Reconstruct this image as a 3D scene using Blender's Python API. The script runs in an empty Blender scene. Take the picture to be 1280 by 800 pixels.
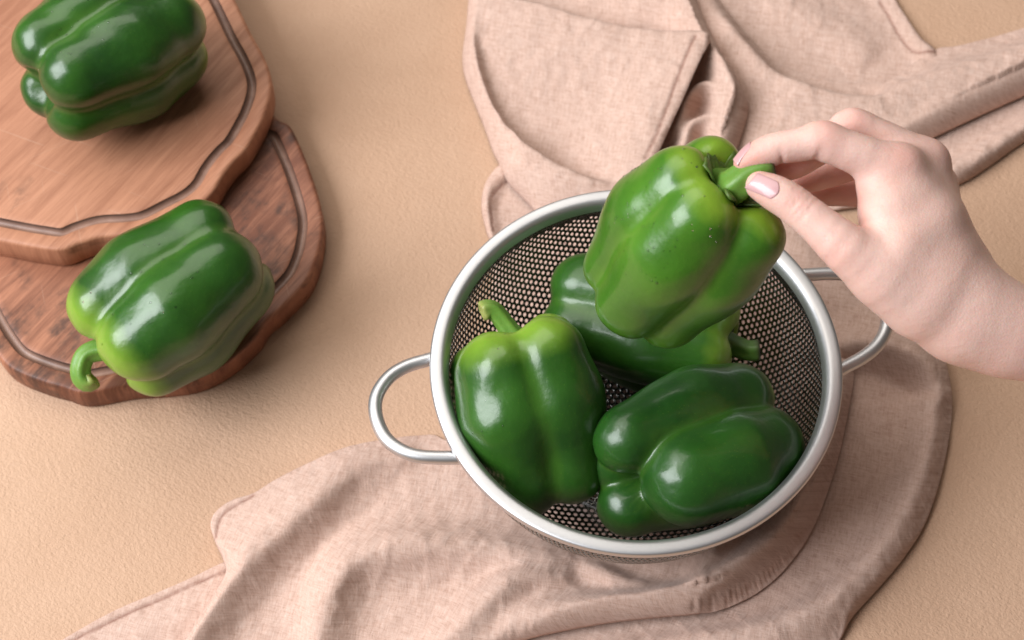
import bpy, bmesh, math, random
import numpy as np
from mathutils import Vector, Matrix
from mathutils.geometry import delaunay_2d_cdt

random.seed(4)
RNG = np.random.default_rng(7)
scene = bpy.context.scene
COL = scene.collection

# ------------------------------------------------------------------ camera
ELEV = math.radians(61.0)
CAM = np.array([-0.06902, -0.44071, 0.94690])
LENS = 60.0
FPX = LENS / 36.0 * 1280.0
RT = np.array([1.0, 0.0, 0.0])
FW = np.array([0.0, math.cos(ELEV), -math.sin(ELEV)])
UP = np.cross(RT, FW)
TW = -FW
cd = bpy.data.cameras.new('camera')
cam = bpy.data.objects.new('camera', cd)
COL.objects.link(cam)
cam.location = CAM
cam.rotation_euler = (math.pi / 2 - ELEV, 0, 0)
cd.lens = LENS
cd.sensor_width = 36.0
cd.clip_start = 0.01
cd.clip_end = 50
cd.dof.use_dof = True
cd.dof.focus_distance = 0.90
cd.dof.aperture_fstop = 10.0
scene.camera = cam

# ------------------------------------------------------------------ world and lamps
world = bpy.data.worlds.new('World')
scene.world = world
world.use_nodes = True
wb = world.node_tree.nodes['Background']
wb.inputs[0].default_value = (1.0, 0.91, 0.82, 1)
wb.inputs[1].default_value = 0.10


def area_lamp(name, loc, target, sx, sy, power, color):
    l = bpy.data.lights.new(name, 'AREA')
    l.shape = 'RECTANGLE'
    l.size = sx
    l.size_y = sy
    l.energy = power
    l.color = color
    o = bpy.data.objects.new(name, l)
    COL.objects.link(o)
    o.location = loc
    d = Vector(target) - Vector(loc)
    o.rotation_euler = d.to_track_quat('-Z', 'Y').to_euler()
    return o


area_lamp('window_lamp', (-1.95, -0.45, 1.75), (0.0, 0.02, 0.0), 1.7, 1.7, 108.0, (0.965, 0.985, 1.02))
area_lamp('ceiling_lamp', (-0.75, 1.10, 2.05), (0.0, 0.0, 0.0), 2.4, 1.7, 36.0, (1.0, 0.94, 0.87))
scene.view_settings.view_transform = 'Standard'
scene.view_settings.look = 'None'
scene.view_settings.exposure = 0.0
scene.view_settings.gamma = 1.0
scene.cycles.max_bounces = 8
scene.cycles.diffuse_bounces = 4
scene.cycles.glossy_bounces = 4
scene.cycles.transmission_bounces = 4


# ------------------------------------------------------------------ helpers
def ray(px, py):
    return FW + RT * (px - 640.0) / FPX - UP * (py - 400.0) / FPX


def at(px, py, z=0.0):
    """point of the horizontal plane z seen at a photograph pixel"""
    r = ray(px, py)
    return CAM + r * ((z - CAM[2]) / r[2])


def atd(px, py, depth):
    return CAM + ray(px, py) * depth


def cdir(r, u, t):
    v = RT * r + UP * u + TW * t
    return v / np.linalg.norm(v)


def smooth(me):
    me.polygons.foreach_set('use_smooth', np.ones(len(me.polygons), dtype=bool))


def mesh(name, verts, faces, mat=None, parent=None, sm=True):
    me = bpy.data.meshes.new(name)
    verts = np.asarray(verts, dtype=np.float32)
    if isinstance(faces, np.ndarray):
        n, k = faces.shape
        me.vertices.add(len(verts))
        me.vertices.foreach_set('co', verts.ravel())
        me.loops.add(n * k)
        me.loops.foreach_set('vertex_index', faces.astype(np.int32).ravel())
        me.polygons.add(n)
        me.polygons.foreach_set('loop_start', np.arange(0, n * k, k, dtype=np.int32))
        me.update(calc_edges=True)
        me.validate()
    else:
        me.from_pydata(verts.tolist(), [], faces)
        me.update()
    if sm:
        smooth(me)
    o = bpy.data.objects.new(name, me)
    COL.objects.link(o)
    if mat:
        me.materials.append(mat)
    if parent:
        o.parent = parent
    return o


def empty(name, loc=(0, 0, 0)):
    o = bpy.data.objects.new(name, None)
    COL.objects.link(o)
    o.location = loc
    o.empty_display_size = 0.02
    return o


def tag(o, label=None, cat=None, group=None, kind=None):
    if label:
        o['label'] = label
    if cat:
        o['category'] = cat
    if group:
        o['group'] = group
    if kind:
        o['kind'] = kind
    return o


def catmull(P, n, closed=False):
    P = np.asarray(P, float)
    m = len(P)
    out = []
    segs = m if closed else m - 1
    for i in range(segs):
        if closed:
            p0, p1, p2, p3 = P[(i - 1) % m], P[i], P[(i + 1) % m], P[(i + 2) % m]
        else:
            p1, p2 = P[i], P[i + 1]
            p0 = P[i - 1] if i > 0 else 2 * p1 - p2
            p3 = P[i + 2] if i + 2 < m else 2 * p2 - p1
        for k in range(n):
            t = k / n
            out.append(0.5 * (2 * p1 + (p2 - p0) * t + (2 * p0 - 5 * p1 + 4 * p2 - p3) * t * t + (3 * p1 - p0 - 3 * p2 + p3) * t ** 3))
    if not closed:
        out.append(P[-1])
    return np.array(out)


def resample(P, step, closed=False):
    P = np.asarray(P, float)
    if closed:
        P = np.vstack([P, P[:1]])
    L = np.r_[0, np.cumsum(np.linalg.norm(np.diff(P, axis=0), axis=1))]
    n = max(3, int(round(L[-1] / step)))
    s = np.linspace(0, L[-1], n + 1)
    if closed:
        s = s[:-1]
    return np.stack([np.interp(s, L, P[:, k]) for k in range(P.shape[1])], 1)


def tube(path, radii, nseg=16, ridges=0, ridge_amp=0.0, caps=True, squash=None):
    """sweep a circle along a path; returns verts, quad/tri faces"""
    P = np.asarray(path, float)
    n = len(P)
    T = np.gradient(P, axis=0)
    T /= np.linalg.norm(T, axis=1)[:, None]
    N = np.cross(T[0], [0.3, 0.2, 1.0])
    N /= np.linalg.norm(N)
    V = []
    for i in range(n):
        N = N - T[i] * (N @ T[i])
        N /= np.linalg.norm(N)
        B = np.cross(T[i], N)
        a = np.arange(nseg) * 2 * math.pi / nseg
        rr = radii[i] * (1 + (ridge_amp * np.cos(ridges * a) if ridges else 0))
        V.append(P[i] + np.outer(rr * np.cos(a), N) + np.outer(rr * np.sin(a), B))
    V = np.vstack(V)
    F = []
    for i in range(n - 1):
        for k in range(nseg):
            k2 = (k + 1) % nseg
            F.append((i * nseg + k, i * nseg + k2, (i + 1) * nseg + k2, (i + 1) * nseg + k))
    if caps:
        F.append(tuple(range(nseg))[::-1])
        F.append(tuple((n - 1) * nseg + k for k in range(nseg)))
    return V, F


# ------------------------------------------------------------------ node materials
class Mat:
    def __init__(self, name):
        self.m = bpy.data.materials.new(name)
        self.m.use_nodes = True
        self.t = self.m.node_tree
        self.b = self.t.nodes['Principled BSDF']

    def n(self, typ, **kw):
        nd = self.t.nodes.new(typ)
        for k, v in kw.items():
            if isinstance(k, str) and hasattr(nd, k):
                setattr(nd, k, v)
        return nd

    def link(self, a, b):
        self.t.links.new(a, b)

    def coord(self, kind='Object', scale=(1, 1, 1), rot=(0, 0, 0), loc=(0, 0, 0)):
        tc = self.n('ShaderNodeTexCoord')
        out = tc.outputs[kind]
        for r_, s_, l_ in ((rot, (1, 1, 1), (0, 0, 0)), ((0, 0, 0), scale, loc)):
            mp = self.n('ShaderNodeMapping')
            mp.inputs['Scale'].default_value = s_
            mp.inputs['Rotation'].default_value = r_
            mp.inputs['Location'].default_value = l_
            self.link(out, mp.inputs['Vector'])
            out = mp.outputs[0]
        return out

    def noise(self, vec, scale, detail=4, rough=0.5, dist=0.0):
        nd = self.n('ShaderNodeTexNoise')
        nd.inputs['Scale'].default_value = scale
        nd.inputs['Detail'].default_value = detail
        nd.inputs['Roughness'].default_value = rough
        nd.inputs['Distortion'].default_value = dist
        if vec is not None:
            self.link(vec, nd.inputs['Vector'])
        return nd.outputs['Fac']

    def voronoi(self, vec, scale, feature='F1', out='Distance'):
        nd = self.n('ShaderNodeTexVoronoi', feature=feature)
        nd.inputs['Scale'].default_value = scale
        self.link(vec, nd.inputs['Vector'])
        return nd.outputs[out]

    def ramp(self, fac, stops):
        nd = self.n('ShaderNodeValToRGB')
        el = nd.color_ramp.elements
        while len(el) < len(stops):
            el.new(0.5)
        for e, (p, c) in zip(el, stops):
            e.position = p
            e.color = (c[0], c[1], c[2], 1) if not np.isscalar(c) else (c, c, c, 1)
        self.link(fac, nd.inputs[0])
        return nd.outputs[0]

    def mix(self, fac, a, b, mode='MIX'):
        nd = self.n('ShaderNodeMix', data_type='RGBA', blend_type=mode)
        for sock, v in ((nd.inputs[0], fac), (nd.inputs[6], a), (nd.inputs[7], b)):
            if hasattr(v, 'is_output'):
                self.link(v, sock)
            elif np.isscalar(v):
                sock.default_value = v
            else:
                sock.default_value = (v[0], v[1], v[2], 1)
        return nd.outputs[2]

    def math(self, op, a, b=0.0, clamp=False):
        nd = self.n('ShaderNodeMath', operation=op)
        nd.use_clamp = clamp
        for sock, v in ((nd.inputs[0], a), (nd.inputs[1], b)):
            if hasattr(v, 'is_output'):
                self.link(v, sock)
            else:
                sock.default_value = v
        return nd.outputs[0]

    def bump(self, h, strength, dist, normal=None):
        nd = self.n('ShaderNodeBump')
        nd.inputs['Strength'].default_value = strength
        nd.inputs['Distance'].default_value = dist
        self.link(h, nd.inputs['Height'])
        if normal is not None:
            self.link(normal, nd.inputs['Normal'])
        return nd.outputs[0]

    def set(self, **kw):
        for k, v in kw.items():
            s = self.b.inputs[k.replace('_', ' ')]
            if hasattr(v, 'is_output'):
                self.link(v, s)
            elif np.isscalar(v):
                s.default_value = v
            else:
                s.default_value = (v[0], v[1], v[2], 1) if len(s.default_value) == 4 else v
        return self

    def attr(self, name, out='Fac'):
        nd = self.n('ShaderNodeAttribute')
        nd.attribute_name = name
        return nd.outputs[out]


# table: painted plaster / leathery board
def mat_table():
    M = Mat('table_paint')
    v = M.coord('Object')
    big = M.noise(v, 6, 5, 0.6)
    mid = M.noise(v, 60, 4, 0.6)
    fine = M.noise(v, 420, 3, 0.6)
    col = M.ramp(big, [(0.28, (0.480, 0.295, 0.190)), (0.72, (0.580, 0.378, 0.258))])
    col = M.mix(M.math('MULTIPLY', mid, 0.35), col, (0.62, 0.410, 0.285))
    sp = M.ramp(M.voronoi(v, 26), [(0.0, 1.0), (0.035, 0.0)])
    spm = M.math('MULTIPLY', sp, M.ramp(M.noise(v, 9, 2), [(0.55, 0), (0.62, 1)]))
    col = M.mix(M.math('MULTIPLY', spm, 0.5), col, (0.33, 0.19, 0.10))
    vs = M.coord('Object', scale=(1.0, 1.35, 1.0), rot=(0, 0, 0.5))
    lea = M.noise(vs, 520, 2.5, 0.55, 0.6)
    lea2 = M.noise(vs, 240, 2, 0.5, 0.4)
    h = M.math('ADD', M.math('MULTIPLY', lea, 0.7), M.math('MULTIPLY', lea2, 0.6))
    h = M.math('ADD', h, M.math('MULTIPLY', fine, 0.15))
    nb = M.bump(h, 0.72, 0.0012)
    nb = M.bump(big, 0.25, 0.004, nb)
    M.set(Base_Color=col, Roughness=0.6, Normal=nb)
    M.b.inputs['Specular IOR Level'].default_value = 0.22
    return M.m


def mat_wood(name, ang, light, dark, stave, seed, stain):
    M = Mat(name)
    v0 = M.coord('Object', rot=(0, 0, ang), loc=(seed, seed * .7, 0))
    vg = M.coord('Object', rot=(0, 0, ang), scale=(1.0, 11.0, 1.0), loc=(seed, seed * .7, 0))
    vf = M.coord('Object', rot=(0, 0, ang), scale=(1.0, 26.0, 1.0), loc=(seed * 2, seed * .3, 0))
    g1 = M.noise(vg, 14, 6, 0.62, 0.8)
    g2 = M.noise(vf, 46, 4, 0.65)
    sep = M.n('ShaderNodeSeparateXYZ')
    M.link(v0, sep.inputs[0])
    st = M.math('FLOOR', M.math('DIVIDE', sep.outputs[1], stave))
    wn = M.n('ShaderNodeTexWhiteNoise', noise_dimensions='1D')
    M.link(st, wn.inputs['W'])
    fac = M.math('ADD', M.math('MULTIPLY', g1, 0.62), M.math('MULTIPLY', g2, 0.38))
    fac = M.math('ADD', fac, M.math('MULTIPLY', M.math('SUBTRACT', wn.outputs['Value'], 0.5), 0.22))
    col = M.ramp(fac, [(0.36, dark), (0.50, tuple((a + b) / 2 for a, b in zip(light, dark))), (0.63, light)])
    # burnt knots and stains
    bl = M.noise(v0, 17, 4, 0.6, 0.5)
    k = M.ramp(bl, [(stain, 0), (stain + 0.09, 1)])
    vk = M.coord('Object', rot=(0, 0, ang), scale=(1.0, 2.2, 1.0), loc=(seed * 3, 0.3, 0))
    k = M.math('MULTIPLY', k, M.ramp(M.noise(vk, 40, 4, 0.7), [(0.45, 0), (0.62, 1)]))
    col = M.mix(M.math('MULTIPLY', k, 0.75), col, (0.045, 0.022, 0.016))
    # pale knife scratches
    sc = None
    for a, s in ((0.4, 1.0), (1.3, 2.0), (-0.5, 3.0)):
        vs = M.coord('Object', rot=(0, 0, a), scale=(1.0, 38.0, 1.0), loc=(s, s, 0))
        q = M.ramp(M.noise(vs, 16, 1, 0.4), [(0.755, 0), (0.775, 1)])
        sc = q if sc is None else M.math('MAXIMUM', sc, q)
    col = M.mix(M.math('MULTIPLY', sc, 0.22), col, (0.62, 0.42, 0.30))
    h = M.math('SUBTRACT', M.math('ADD', M.math('MULTIPLY', g2, 0.6), g1), M.math('MULTIPLY', sc, 0.5))
    M.set(Base_Color=col, Roughness=M.ramp(g1, [(0.3, 0.56), (0.7, 0.44)]), Normal=M.bump(h, 0.25, 0.0008))
    M.b.inputs['Specular IOR Level'].default_value = 0.4
    return M.m


def mat_groove(name):
    M = Mat(name)
    v = M.coord('Object')
    n1 = M.noise(v, 40, 5, 0.65)
    w = M.attr('rim')
    col = M.ramp(n1, [(0.32, (0.15, 0.078, 0.055)), (0.68, (0.32, 0.185, 0.135))])
    col = M.mix(w, col, (0.028, 0.014, 0.011))
    M.set(Base_Color=col, Roughness=0.42, Normal=M.bump(n1, 0.25, 0.001))
    return M.m


def mat_steel(name, rough, col=(0.62, 0.62, 0.63), brushed=True):
    M = Mat(name)
    v = M.coord('Object', scale=(1, 1, 1))
    n1 = M.noise(v, 35, 5, 0.6)
    n2 = M.noise(v, 900, 2, 0.5)
    r = M.math('ADD', rough - 0.05, M.math('MULTIPLY', n1, 0.12))
    M.set(Base_Color=col, Metallic=1.0, Roughness=r)
    if brushed:
        M.set(Normal=M.bump(n2, 0.06, 0.0004))
    return M.m


def mat_pepper(name, deep, mid, lime, limit=0.5, seed=0.0, rough=0.26):
    M = Mat(name)
    v = M.coord('Object', loc=(seed, seed * 2, seed * .5))
    top = M.attr('shoulder')
    groove = M.attr('crease')
    n1 = M.noise(v, 22, 4, 0.55)
    n2 = M.noise(v, 120, 3, 0.6)
    base = M.mix(M.ramp(n1, [(0.30, 0), (0.72, 1)]), deep, mid)
    f = M.math('ADD', M.math('MULTIPLY', top, 1.0), M.math('MULTIPLY', M.math('SUBTRACT', n1, 0.5), 0.5))
    base = M.mix(M.ramp(f, [(limit, 0), (limit + 0.42, 1)]), base, lime)
    base = M.mix(M.math('MULTIPLY', groove, 0.14), base, tuple(0.5 * (a + b) for a, b in zip(mid, lime)))
    base = M.mix(M.ramp(M.voronoi(v, 420), [(0.0, 0.22), (0.18, 0.0)]), base, lime)
    h = M.math('ADD', M.math('MULTIPLY', M.noise(v, 75, 2, 0.5), 1.0), M.math('MULTIPLY', n2, 0.50))
    h = M.math('ADD', h, M.math('MULTIPLY', M.noise(v, 420, 3, 0.6), 0.05))
    M.set(Base_Color=base, Roughness=M.math('ADD', rough - 0.06, M.math('MULTIPLY', M.noise(v, 30, 3), 0.14)),
          Normal=M.bump(h, 0.30, 0.0018))
    M.b.inputs['IOR'].default_value = 1.48
    M.b.inputs['Subsurface Weight'].default_value = 0.12
    M.b.inputs['Subsurface Radius'].default_value = (0.25, 1.0, 0.1)
    M.b.inputs['Subsurface Scale'].default_value = 0.003
    M.b.inputs['Coat Weight'].default_value = 0.25
    M.b.inputs['Coat Roughness'].default_value = 0.11
    return M.m


def mat_stem(name, c1, c2, tip):
    M = Mat(name)
    v = M.coord('Object')
    n1 = M.noise(v, 160, 4, 0.6)
    col = M.mix(n1, c1, c2)
    col = M.mix(M.attr('tip'), col, tip)
    M.set(Base_Color=col, Roughness=0.42, Normal=M.bump(M.noise(v, 420, 3), 0.35, 0.0006))
    M.b.inputs['Subsurface Weight'].default_value = 0.1
    M.b.inputs['Subsurface Scale'].default_value = 0.002
    return M.m


def mat_drop():
    M = Mat('water')
    tr = M.n('ShaderNodeBsdfTransparent')
    tr.inputs[0].default_value = (0.97, 0.98, 0.97, 1)
    gl = M.n('ShaderNodeBsdfGlossy')
    gl.inputs['Roughness'].default_value = 0.05
    fr = M.n('ShaderNodeFresnel')
    fr.inputs['IOR'].default_value = 1.5
    mx = M.n('ShaderNodeMixShader')
    M.link(fr.outputs[0], mx.inputs[0])
    M.link(tr.outputs[0], mx.inputs[1])
    M.link(gl.outputs[0], mx.inputs[2])
    M.link(mx.outputs[0], M.t.nodes['Material Output'].inputs['Surface'])
    return M.m


def mat_linen():
    M = Mat('linen')
    va = M.coord('UV', scale=(1, 1, 1))
    w1 = M.coord('UV', scale=(1.0, 0.13, 1.0))
    w2 = M.coord('UV', scale=(0.13, 1.0, 1.0), loc=(3.1, 1.7, 0))
    t1 = M.noise(w1, 1350, 3, 0.6)
    t2 = M.noise(w2, 1350, 3, 0.6)
    s1 = M.noise(w1, 420, 3, 0.6)
    s2 = M.noise(w2, 420, 3, 0.6)
    cloud = M.noise(va, 28, 4, 0.6)
    f = M.math('ADD', M.math('MULTIPLY', M.math('ADD', t1, t2), 0.30), M.math('MULTIPLY', M.math('ADD', s1, s2), 0.20))
    col = M.ramp(f, [(0.36, (0.400, 0.245, 0.186)), (0.50, (0.580, 0.402, 0.328)), (0.64, (0.690, 0.520, 0.445))])
    fl = M.ramp(M.noise(va, 620, 3, 0.75), [(0.60, 0), (0.74, 1)])
    col = M.mix(M.math('MULTIPLY', fl, 0.40), col, (0.33, 0.17, 0.12))
    col = M.mix(M.math('MULTIPLY', cloud, 0.22), col, (0.60, 0.415, 0.343))
    col = M.mix(M.math('MULTIPLY', M.attr('stitch'), 0.85), col, (0.24, 0.115, 0.085))
    h = f
    nb = M.bump(h, 0.6, 0.0014)
    nb = M.bump(M.noise(va, 90, 3, 0.6), 0.30, 0.0022, nb)
    M.set(Base_Color=col, Roughness=0.92, Normal=nb)
    M.b.inputs['Specular IOR Level'].default_value = 0.15
    M.b.inputs['Sheen Weight'].default_value = 0.10
    M.b.inputs['Sheen Roughness'].default_value = 0.5
    return M.m


def mat_skin():
    M = Mat('skin')
    v = M.coord('Object')
    n1 = M.noise(v, 45, 4, 0.6)
    n2 = M.noise(v, 240, 3, 0.6)
    base = M.ramp(n1, [(0.3, (0.705, 0.455, 0.385)), (0.7, (0.765, 0.525, 0.455))])
    base = M.mix(M.math('MULTIPLY', M.attr('flush'), 0.75), base, (0.640, 0.255, 0.205))
    base = M.mix(M.math('MULTIPLY', M.ramp(n2, [(0.55, 0), (0.7, 1)]), 0.14), base, (0.62, 0.30, 0.24))
    h = M.math('ADD', M.math('MULTIPLY', M.voronoi(v, 1100), 0.6), M.noise(v, 500, 4, 0.6))
    nb = M.bump(h, 0.22, 0.0006)
    nb = M.bump(M.noise(v, 130, 3, 0.6), 0.10, 0.0025, nb)
    M.set(Base_Color=base, Roughness=0.50, Normal=nb)
    M.b.inputs['Subsurface Weight'].default_value = 0.35
    M.b.inputs['Subsurface Radius'].default_value = (1.0, 0.35, 0.2)
    M.b.inputs['Subsurface Scale'].default_value = 0.004
    M.b.inputs['Specular IOR Level'].default_value = 0.35
    return M.m


def mat_nail():
    M = Mat('nail_polish')
    M.set(Base_Color=(0.54, 0.31, 0.315), Roughness=0.36)
    M.b.inputs['Coat Weight'].default_value = 0.4
    return M.m


MT = dict(table=mat_table(), drop=mat_drop(), linen=mat_linen(), skin=mat_skin(), nail=mat_nail(),
          rim=mat_steel('steel_rim', 0.44, (0.64, 0.64, 0.65)), mesh=mat_steel('steel_mesh', 0.25, (0.27, 0.265, 0.25), False),
          groove=mat_groove('burnt_groove'),
          wood1=mat_wood('wood_upper', -0.95, (0.520, 0.242, 0.140), (0.320, 0.130, 0.070), 0.078, 1.3, 0.64),
          wood2=mat_wood('wood_lower', -0.95, (0.410, 0.170, 0.094), (0.165, 0.056, 0.029), 0.062, 5.1, 0.46))

# ------------------------------------------------------------------ table
nt = 24
tv, tf = [], []
for j in range(nt + 1):
    for i in range(nt + 1):
        tv.append((-1.3 + 2.6 * i / nt, -1.1 + 2.6 * j / nt, 0))
for j in range(nt):
    for i in range(nt):
        a = j * (nt + 1) + i
        tf.append((a, a + 1, a + nt + 2, a + nt + 1))
table = mesh('tabletop', tv, tf, MT['table'])
tag(table, kind='structure')

# ------------------------------------------------------------------ cutting boards
def cutting_board(px_outline, z0, thick, wood, label, gin=(0.0100, 0.0162), bev=0.0022):
    zt = z0 + thick
    P = np.array([at(x, y, zt)[:2] for x, y in px_outline])
    P = resample(catmull(P, 24, True), 0.0016, True)
    n = len(P)
    ar = 0.5 * np.sum(P[:, 0] * np.roll(P[:, 1], -1) - P[:, 1] * np.roll(P[:, 0], -1))
    if ar < 0:
        P = P[::-1]

    def nrm(w):
        T = np.roll(P, -1, 0) - np.roll(P, 1, 0)
        N = np.stack([-T[:, 1], T[:, 0]], 1)
        N /= np.linalg.norm(N, axis=1)[:, None]
        if w:
            k = np.hanning(2 * w + 3)[1:-1]
            k /= k.sum()
            N = sum(np.roll(N, i - w, 0) * k[i] for i in range(2 * w + 1))
            N /= np.linalg.norm(N, axis=1)[:, None]
        return N
    N0, N1 = nrm(3), nrm(10)

    def ring(d, z, wob=0.0):
        b = min(1, d / 0.010)
        Q = P + (N0 * (1 - b) + N1 * b) * d
        return np.c_[Q, np.full(n, z) + wob]
    c = P.mean(0)
    origin = np.array([c[0], c[1], z0])
    rng = np.random.default_rng(int(abs(c[0] * 1000)))
    wob = np.convolve(np.tile(rng.normal(0, 1, n), 3), np.hanning(21) / np.hanning(21).sum(), 'same')[n:2 * n]
    wob = wob * 0.0010
    root = empty('cutting_board', origin)

    def strip(rings, closed_in=False, flip=False):
        V = np.vstack(rings)
        F = []
        for j in range(len(rings) - 1):
            for i in range(n):
                i2 = (i + 1) % n
                F.append((j * n + i, j * n + i2, (j + 1) * n + i2, (j + 1) * n + i))
        return V, F
    # body: underside, side, bevel, flat margin outside the groove
    rings = [ring(0.004, z0), ring(0.0012, z0 + 0.0004), ring(0.0, z0 + 0.002),
             ring(-0.0002, z0 + thick * .5), ring(0.0, zt - bev, wob * .4), ring(bev * .25, zt - bev * .35, wob * .5), ring(bev * .9, zt - bev * .04),
             ring(bev * 1.5, zt), ring(gin[0] - 0.0006, zt), ring(gin[0], zt - 0.0003)]
    V1, F1 = strip(rings)
    nb = len(V1)
    inner = [ring(gin[1], zt - 0.0003), ring(gin[1] + 0.0006, zt), ring(gin[1] + 0.004, zt)]
    cur = inner[-1]
    cxy = cur[:, :2].mean(0)
    for s in (0.75, 0.5, 0.25):
        inner.append(np.c_[cxy + (cur[:, :2] - cxy) * s, np.full(n, zt)])
    V2, F2 = strip(inner)
    V = np.vstack([V1, V2, [[cxy[0], cxy[1], zt]], [[cxy[0], cxy[1], z0]]])
    F = F1 + [tuple(q + nb for q in f) for f in F2]
    base = nb + 5 * n
    for i in range(n):
        F.append((base + i, base + (i + 1) % n, nb + 6 * n))
        F.append(((i + 1) % n, i, nb + 6 * n + 1))
    mesh('board_body', V - origin, F, wood, root)
    # carved juice groove, burnt along both lips
    m = 9
    gr = []
    rimv = []
    for j in range(m):
        t = j / (m - 1)
        gr.append(ring(gin[0] + (gin[1] - gin[0]) * t, zt - 0.0003 - 0.0032 * math.sin(math.pi * t) ** 0.7))
        rimv += [1.0 if t in (0.0, 1.0) else max(0.0, 1 - min(t, 1 - t) / 0.16)] * n
    V, F = strip(gr)
    g = mesh('juice_groove', V - origin, F, MT['groove'], root)
    a = g.data.attributes.new('rim', 'FLOAT', 'POINT')
    a.data.foreach_set('value', np.array(rimv, dtype=np.float32))
    tag(root, label, 'cutting board', 'stacked wooden cutting boards')
    return root


TB = 0.021
upper_px = [(276, -34), (294, 0), (312, 37), (328, 66), (338, 92), (339, 115), (331, 142), (318, 168), (306, 187), (293, 200), (279, 218),
            (266, 240), (246, 258), (216, 274), (185, 289), (158, 294), (126, 296), (102, 303), (76, 312), (44, 309), (0, 301),
            (-60, 288), (-120, 262), (-165, 215), (-190, 150), (-200, 80), (-185, 0), (-150, -80), (-90, -140), (-10, -175),
            (80, -185), (160, -165), (220, -125), (255, -80)]
lower_px = [(300, 60), (322, 100), (338, 136), (349, 149), (361, 155), (371, 172), (386, 208), (399, 248), (404, 276), (401, 305), (395, 328),
            (382, 354), (352, 386), (334, 401), (318, 424), (286, 452), (246, 472), (205, 479), (160, 482), (106, 491),
            (78, 484), (50, 476), (15, 461), (-6, 440), (-30, 400), (-45, 360), (-62, 320), (-70, 270), (-60, 200), (-30, 140),
            (20, 95), (80, 60), (150, 40), (220, 35), (268, 42)]
cutting_board(lower_px, 0.0, TB, MT['wood2'], 'dark scalloped wooden cutting board lying underneath on the table')
cutting_board(upper_px, TB + 0.0004, TB, MT['wood1'], 'lighter reddish scalloped wooden cutting board on top of another board')
ZU = 2 * TB + 0.0004

# ------------------------------------------------------------------ colander
ZRIM = 0.105
prof = [(0.0, 0.0115), (0.030, 0.0117), (0.052, 0.0130), (0.067, 0.0170), (0.080, 0.0245), (0.090, 0.0350), (0.0985, 0.0500),
        (0.1040, 0.0660), (0.1066, 0.0810), (0.1061, 0.0920), (0.1045, 0.0985)]
prof = catmull(np.array(prof), 24)
seg = np.linalg.norm(np.diff(prof, axis=0), axis=1)
arc = np.r_[0, np.cumsum(seg)]
area = np.r_[0, np.cumsum(math.pi * (prof[1:, 0] + prof[:-1, 0]) * seg)]
flat = np.sqrt(area / math.pi)
FMAX = flat[-1]
FPER = np.interp(arc[-1] - 0.0055, arc, flat)
colander = empty('colander', (0, 0, 0.0045))
CO = np.array([0, 0, 0.0045])


def bowl_map(xy):
    r = np.hypot(xy[:, 0], xy[:, 1])
    R = np.interp(r, flat, prof[:, 0])
    Z = np.interp(r, flat, prof[:, 1])
    rr = np.maximum(r, 1e-9)
    return np.c_[xy[:, 0] / rr * R, xy[:, 1] / rr * R, Z]


PIT = 0.0040
HR = 0.00126
cells = []
nr = int(FPER / (PIT * 0.866)) + 2
for j in range(-nr, nr + 1):
    for i in range(-nr - 2, nr + 3):
        x = (i + 0.5 * (j & 1)) * PIT
        y = j * PIT * 0.8660254
        if math.hypot(x, y) < FPER - PIT * 0.55:
            cells.append((x, y))
cells = np.array(cells)
a12 = np.arange(12) * math.pi / 6 + math.pi / 6
hexr = np.where(np.arange(12) % 2 == 0, PIT / math.sqrt(3), PIT / 2)
outer = np.c_[np.cos(a12) * hexr, np.sin(a12) * hexr]
inner = np.c_[np.cos(a12), np.sin(a12)] * HR
# bring hex corners to the right angles: corners sit at 30 degrees + k * 60
nC = len(cells)
PV = np.concatenate([cells[:, None] + outer[None], cells[:, None] + inner[None]], 1).reshape(-1, 2)
k = np.arange(12)
fq = np.stack([k, (k + 1) % 12, 12 + (k + 1) % 12, 12 + k], 1)
PF = (np.arange(nC)[:, None, None] * 24 + fq[None]).reshape(-1, 4)
# plain ring above the holes (overlaps none of them): merged lattice edge is ragged, so the ring starts there
key = np.round((PV + 3.1234e-6) / 1e-5).astype(np.int64)
_, first, inv = np.unique(key, axis=0, return_index=True, return_inverse=True)
inv = inv.ravel()
PV = PV[first]
PF = inv[PF]
# ragged boundary of the lattice: gather its outline and bridge to the plain band
E = np.concatenate([PF[:, [0, 1]], PF[:, [1, 2]], PF[:, [2, 3]], PF[:, [3, 0]]])
Es = np.sort(E, 1)
uq, cnt = np.unique(Es, axis=0, return_counts=True)
bd = uq[cnt == 1]
rad = np.hypot(PV[:, 0], PV[:, 1])
bd = bd[np.minimum(rad[bd[:, 0]], rad[bd[:, 1]]) > 0]
# keep only outline edges (hole edges belong to vertices at HR from a cell centre)
adj = {}
for a_, b_ in bd:
    adj.setdefault(int(a_), []).append(int(b_))
    adj.setdefault(int(b_), []).append(int(a_))
start = int(np.argmax(np.where(np.isin(np.arange(len(PV)), bd.ravel()), rad, 0)))
loop = [start]
prev, curv = None, start
seen = {start}
while True:
    nx = [q for q in adj[curv] if q not in seen]
    if not nx:
        break
    curv = max(nx, key=lambda q: rad[q])
    seen.add(curv)
    loop.append(curv)
loop = np.array(loop)
base_n = len(PV)
cirv = PV[loop] / rad[loop][:, None]
bands = [PV]
ringf = []
lvl = [FPER + 0.0004, FPER + 0.0020, (FPER + FMAX) / 2 + 0.001, FMAX]
for f_ in lvl:
    bands.append(cirv * f_)
PV2 = np.vstack(bands)
nl = len(loop)
idx = [loop] + [base_n + q * nl + np.arange(nl) for q in range(len(lvl))]
for q in range(len(idx) - 1):
    a_, b_ = idx[q], idx[q + 1]
    ringf.append(np.stack([a_, np.roll(a_, -1), np.roll(b_, -1), b_], 1))
PF2 = np.vstack([PF] + ringf)
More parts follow.
